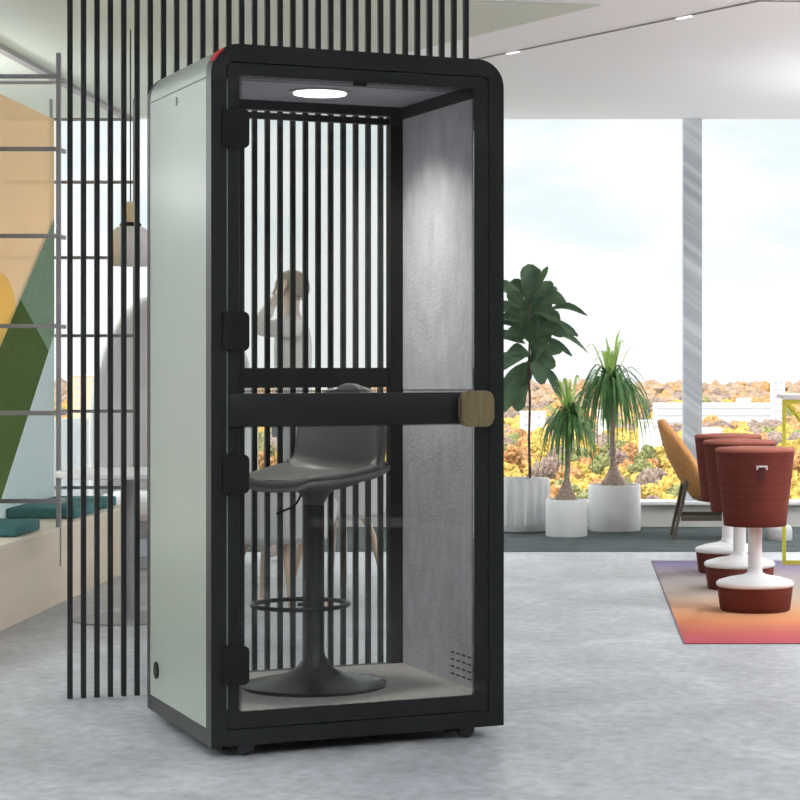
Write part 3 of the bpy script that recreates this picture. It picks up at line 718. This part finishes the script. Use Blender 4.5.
def crown(b, c, r, h, rg, sub=2, blobs=5):
    for k in range(blobs):
        rr = r*rg.uniform(.5,.8) if k else r*.8
        cc = Vector(c) + (Vector((rg.uniform(-.5,.5)*r, rg.uniform(-.5,.5)*r, rg.uniform(-.4,.4)*h)) if k else Vector((0,0,0)))
        q = bmesh.ops.create_icosphere(b.b, subdivisions=sub, radius=1)
        sd = rg.uniform(0,100)
        for v in q['verts']:
            n = 1+.35*mnoise.noise(v.co*2.3+Vector((sd,0,0)))+.3*mnoise.noise(v.co*6+Vector((sd,0,0)))+.22*mnoise.noise(v.co*14+Vector((sd,0,0)))
            v.co = Vector((v.co.x*rr*n, v.co.y*rr*n, v.co.z*rr*n*h/r)) + cc
rg = random.Random(11)
protos = []
kinds = [('golden',0),('olive',1),('orange',2),('bare brown',3)]
for nm, mi in kinds:
    for v in range(2):
        b = MB(); crown(b, (0,0,6.2), 3.6, 3.9, rg, 4, 7)
        t = empty('autumn_tree', (0,0,0), 0, '%s autumn tree in the wooded land below the windows' % nm, 'tree', '%s trees outside' % nm)
        b.build('crown', FM[mi], t, smooth=True, ang=180)
        MB().tube([(0,0,-1),(0.1,0,3),(0,0,6)], [.35,.28,.15], 8).build('trunk', barkm, t)
        protos.append(t)
spots = []
def vis(x,y,w=6):
    u = CX + x/y*F
    m = w*F/y
    return (504-m < u < 800+m) or (50-m < u < 105+m) or (245-m<u<292+m) or (375-m<u<402+m)
blds = [(600,700,905,-30,30)]
def free(x,y):
    for (xa,xb,ya,yb) in BL:
        if xa-4 < x < xb+4 and ya-8 < y < yb+5: return False
    return True
def bx_at(pa,pb,Z,dep): return ((pa-CX)/F*Z,(pb-CX)/F*Z,Z,Z+dep)
BLD = [ # px0, px1, top y, Z, depth, storeys, label
 (655,782,404,900,25,3,'long low white office building among the trees outside the right window'),
 (738,751,399,932,10,1,'small white rooftop block behind the long office building'),
 (773,785,378,885,12,6,'slim white tower block outside near the right edge'),
 (692,722,429,640,14,1,'low white shed in the trees outside, right of the window pier'),
 (640,662,421,690,14,1,'small white building outside, left of the window pier'),
 (598,614,411,760,14,2,'small white house outside behind the larger palm'),
 (70,100,375,800,16,5,'sand-coloured apartment block outside behind the left slats'),
 (520,545,412,800,14,2,'low white house outside, behind the fig trunk')]
BL = [bx_at(a,c,Z,d) for (a,c,_,Z,d,_,_) in BLD]
y = 330.0; row = 0
while len(spots) < 285 and y < 900:
    step = 5.4 + y*.002
    x = -.26*y + (row%2)*4
    while x < .13*y:
        xx = x + rg.uniform(-2,2); yy = y + rg.uniform(-6,6)
        if vis(xx,yy,2.5) and free(xx,yy) : spots.append((xx,yy))
        x += step
    y *= 1.05; row += 1
used = set()
for (x,y) in spots[:285]:
    k = rg.choices(range(8), weights=[6,6,3,2,3,3,1,1] if y < 560 else [3,3,3,2,3,3,2,2])[0]
    if k in used: t = copy_tree(protos[k])
    else: t = protos[k]; used.add(k)
    s = rg.uniform(.62,.98); t.location = (x,y,gh(x,y)-.3); t.scale = (s,s,s*rg.uniform(.85,1.15)); t.rotation_euler = (0,0,rg.uniform(0,6.28))
for k in range(8):
    if k not in used:
        t = protos[k]; x,y = (20+k*6,330); t.location = (x,y,gh(x,y)-.3)
# distant canopy: one continuous wood nobody could count
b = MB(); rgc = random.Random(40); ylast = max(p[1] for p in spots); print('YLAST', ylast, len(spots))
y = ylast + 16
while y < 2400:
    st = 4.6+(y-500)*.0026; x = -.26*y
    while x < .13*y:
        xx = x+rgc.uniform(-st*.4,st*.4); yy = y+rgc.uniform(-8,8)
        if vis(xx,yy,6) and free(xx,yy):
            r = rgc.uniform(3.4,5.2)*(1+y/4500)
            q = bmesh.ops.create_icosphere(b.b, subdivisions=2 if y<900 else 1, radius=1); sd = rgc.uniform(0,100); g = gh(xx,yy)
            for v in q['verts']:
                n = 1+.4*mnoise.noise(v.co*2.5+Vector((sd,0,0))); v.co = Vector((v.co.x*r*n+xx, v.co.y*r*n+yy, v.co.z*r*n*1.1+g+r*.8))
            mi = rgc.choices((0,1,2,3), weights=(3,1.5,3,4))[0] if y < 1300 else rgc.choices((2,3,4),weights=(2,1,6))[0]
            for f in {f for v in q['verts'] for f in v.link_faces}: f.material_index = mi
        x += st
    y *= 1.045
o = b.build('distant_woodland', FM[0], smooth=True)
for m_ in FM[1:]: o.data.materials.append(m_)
o.data.materials.append(foliage_mat('hazed_far_woods', (.20,.13,.09),(.31,.22,.15),(.38,.29,.22)))  # farthest crowns: distance haze is put into this paler colour
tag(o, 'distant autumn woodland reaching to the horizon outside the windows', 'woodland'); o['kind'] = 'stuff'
bwall = mat('white_render', (.86,.86,.84), .8); sand = mat('sand_render', (.72,.55,.40), .8); wing = mat('dark_window_glass', (.45,.48,.55), .3)
roofm = mat('pale_roofing', (.75,.75,.74), .8)
for (a,c,ty_,Z,d,st,lab) in BLD:
    x0,x1,y0,y1 = bx_at(a,c,Z,d); top = EYE+(CY-ty_)/F*Z; g = min(gh(x0,Z),gh(x1,Z))-2
    r = empty('building', ((x0+x1)/2,(y0+y1)/2,g), 0, lab, 'building')
    w = (x1-x0)/2; h = top-g; dd = d/2
    MB().box(-w,w,-dd,dd,0,h-.5).build('wall', sand if a==70 else bwall, r)
    MB().box(-w-.2,w+.2,-dd-.2,dd+.2,h-.5,h).build('roof', roofm, r)
    nwin = max(2,min(14,int(2*w/4)))
    for s_ in range(st):
        zc = h - 1.9 - s_*3.0
        if zc < 1: break
        if st >= 3 and nwin > 6:      # ribbon windows
            MB().box(-w+1,w-1,-dd-.06,-dd-.005,zc-.5,zc+.4).build('window', wing, r)
        else:
            for q in range(nwin):
                xc = -w + (q+.5)*2*w/nwin
                MB().box(xc-.6,xc+.6,-dd-.06,-dd-.005,zc-.6,zc+.6).build('window', wing, r)

# ------------------------------------------------------------------ lights: unseen suspended fill panels added to brighten the room, then booth lamp, sun
lm = emis('fill_panel_glow', (1,.98,.95), 2.0)
LP = [(-4.8,6.4,'left of the bench front',50,60),(-5.0,12.0,'far left beyond the bench',80,225),(0.2,1.6,'above the camera',30,40),(3.6,4.5,'near right',25,40),
      (3.0,9.0,'right of the rug',55,205),(3.3,13.0,'far right by the windows',70,240),(-1.3,3.2,'between camera and booth',25,135)]
for (x,y,w,dn,up) in LP:
    t = empty('fill_lamp', (x,y,2.45), 0, 'added fill lamp, flat white suspended panel, '+w, 'added fill light', 'added fill lamps')
    MB().box(-.62,.62,-.22,.22,-.02,.02).build('housing', M['white'], t)
    MB().box(-.58,.58,-.18,.18,-.0245,-.0205).build('diffuser', lm, t)
    MB().box(-.58,.58,-.18,.18,.0205,.0245).build('diffuser', lm, t)
    for sx in (-.5,.5): MB().tube([(sx,0,.0205),(sx,0,.5385)], .002, 6).build('cable', M['silver'], t)
    for sgn, en in ((-1,dn),(1,up)):
        ld = bpy.data.lights.new('fill_area','AREA'); ld.shape = 'RECTANGLE'; ld.size = 1.16; ld.size_y = .36; ld.energy = en; ld.color = (.96,.98,1)
        lo_ = bpy.data.objects.new('fill_area', ld); C.objects.link(lo_); lo_.parent = t; lo_.location = (0,0,sgn*.03)
        if sgn > 0: lo_.rotation_euler = (R(180),0,0)
ld = bpy.data.lights.new('booth_lamp','AREA'); ld.shape = 'DISK'; ld.size = .17; ld.energy = 6; ld.spread = R(125); ld.color = (1,.94,.87)
lo_ = bpy.data.objects.new('booth_lamp', ld); C.objects.link(lo_); lo_.parent = bo; lo_.location = (lu,lv,2.10)
sd = bpy.data.lights.new('sun','SUN'); sd.energy = 3.2; sd.angle = R(3); sd.color = (1,.95,.88)
so = bpy.data.objects.new('sun', sd); C.objects.link(so); so.rotation_euler = (R(40),0,R(-35))
# ------------------------------------------------------------------ sky
w = bpy.data.worlds.new('sky'); S.world = w; w.use_nodes = True; t = w.node_tree; t.nodes.clear(); N = t.nodes.new; L = t.links.new
out = N('ShaderNodeOutputWorld'); bg = N('ShaderNodeBackground'); L(bg.outputs[0], out.inputs[0])
tc = N('ShaderNodeTexCoord'); mp = N('ShaderNodeMapping'); mp.inputs['Scale'].default_value = (9,9,26); mp.inputs['Location'].default_value = (1.3,0,.4)
L(tc.outputs['Generated'], mp.inputs[0])
n = N('ShaderNodeTexNoise'); n.inputs['Scale'].default_value = 1.0; n.inputs['Detail'].default_value = 5; n.inputs['Roughness'].default_value = .5; L(mp.outputs[0], n.inputs[0])
r = N('ShaderNodeValToRGB'); r.color_ramp.elements[0].position = .42; r.color_ramp.elements[1].position = .56
r.color_ramp.elements[0].color = (.85,.945,.965,1); r.color_ramp.elements[1].color = (1.02,1.02,1.02,1)
L(n.outputs[0], r.inputs[0])
sp = N('ShaderNodeSeparateXYZ'); L(tc.outputs['Generated'], sp.inputs[0])
hz = N('ShaderNodeMapRange'); hz.inputs[1].default_value = .03; hz.inputs[2].default_value = .055; L(sp.outputs[2], hz.inputs[0])
mx = N('ShaderNodeMix'); mx.data_type = 'RGBA'; L(hz.outputs[0], mx.inputs[0]); mx.inputs[6].default_value = (1.03,1.03,1.03,1); L(r.outputs[0], mx.inputs[7])
L(mx.outputs[2], bg.inputs[0])
st = N('ShaderNodeMapRange'); st.interpolation_type = 'SMOOTHSTEP'; st.inputs[1].default_value = .16; st.inputs[2].default_value = .5; st.inputs[3].default_value = 1.05; st.inputs[4].default_value = 3.2
L(sp.outputs[2], st.inputs[0]); L(st.outputs[0], bg.inputs[1])
# ------------------------------------------------------------------ camera
cd = bpy.data.cameras.new('camera'); co = bpy.data.objects.new('camera', cd); C.objects.link(co)
co.location = (0,0,EYE); co.rotation_euler = (R(90),0,0)
cd.sensor_width = 36; cd.lens = F/800*36; cd.shift_x = -(CX-400)/800; cd.shift_y = (CY-400)/800
cd.clip_end = 5000; cd.clip_start = .05
S.camera = co
S.view_settings.view_transform = 'Standard'; S.view_settings.look = 'None'; S.view_settings.exposure = 0; S.view_settings.gamma = 1
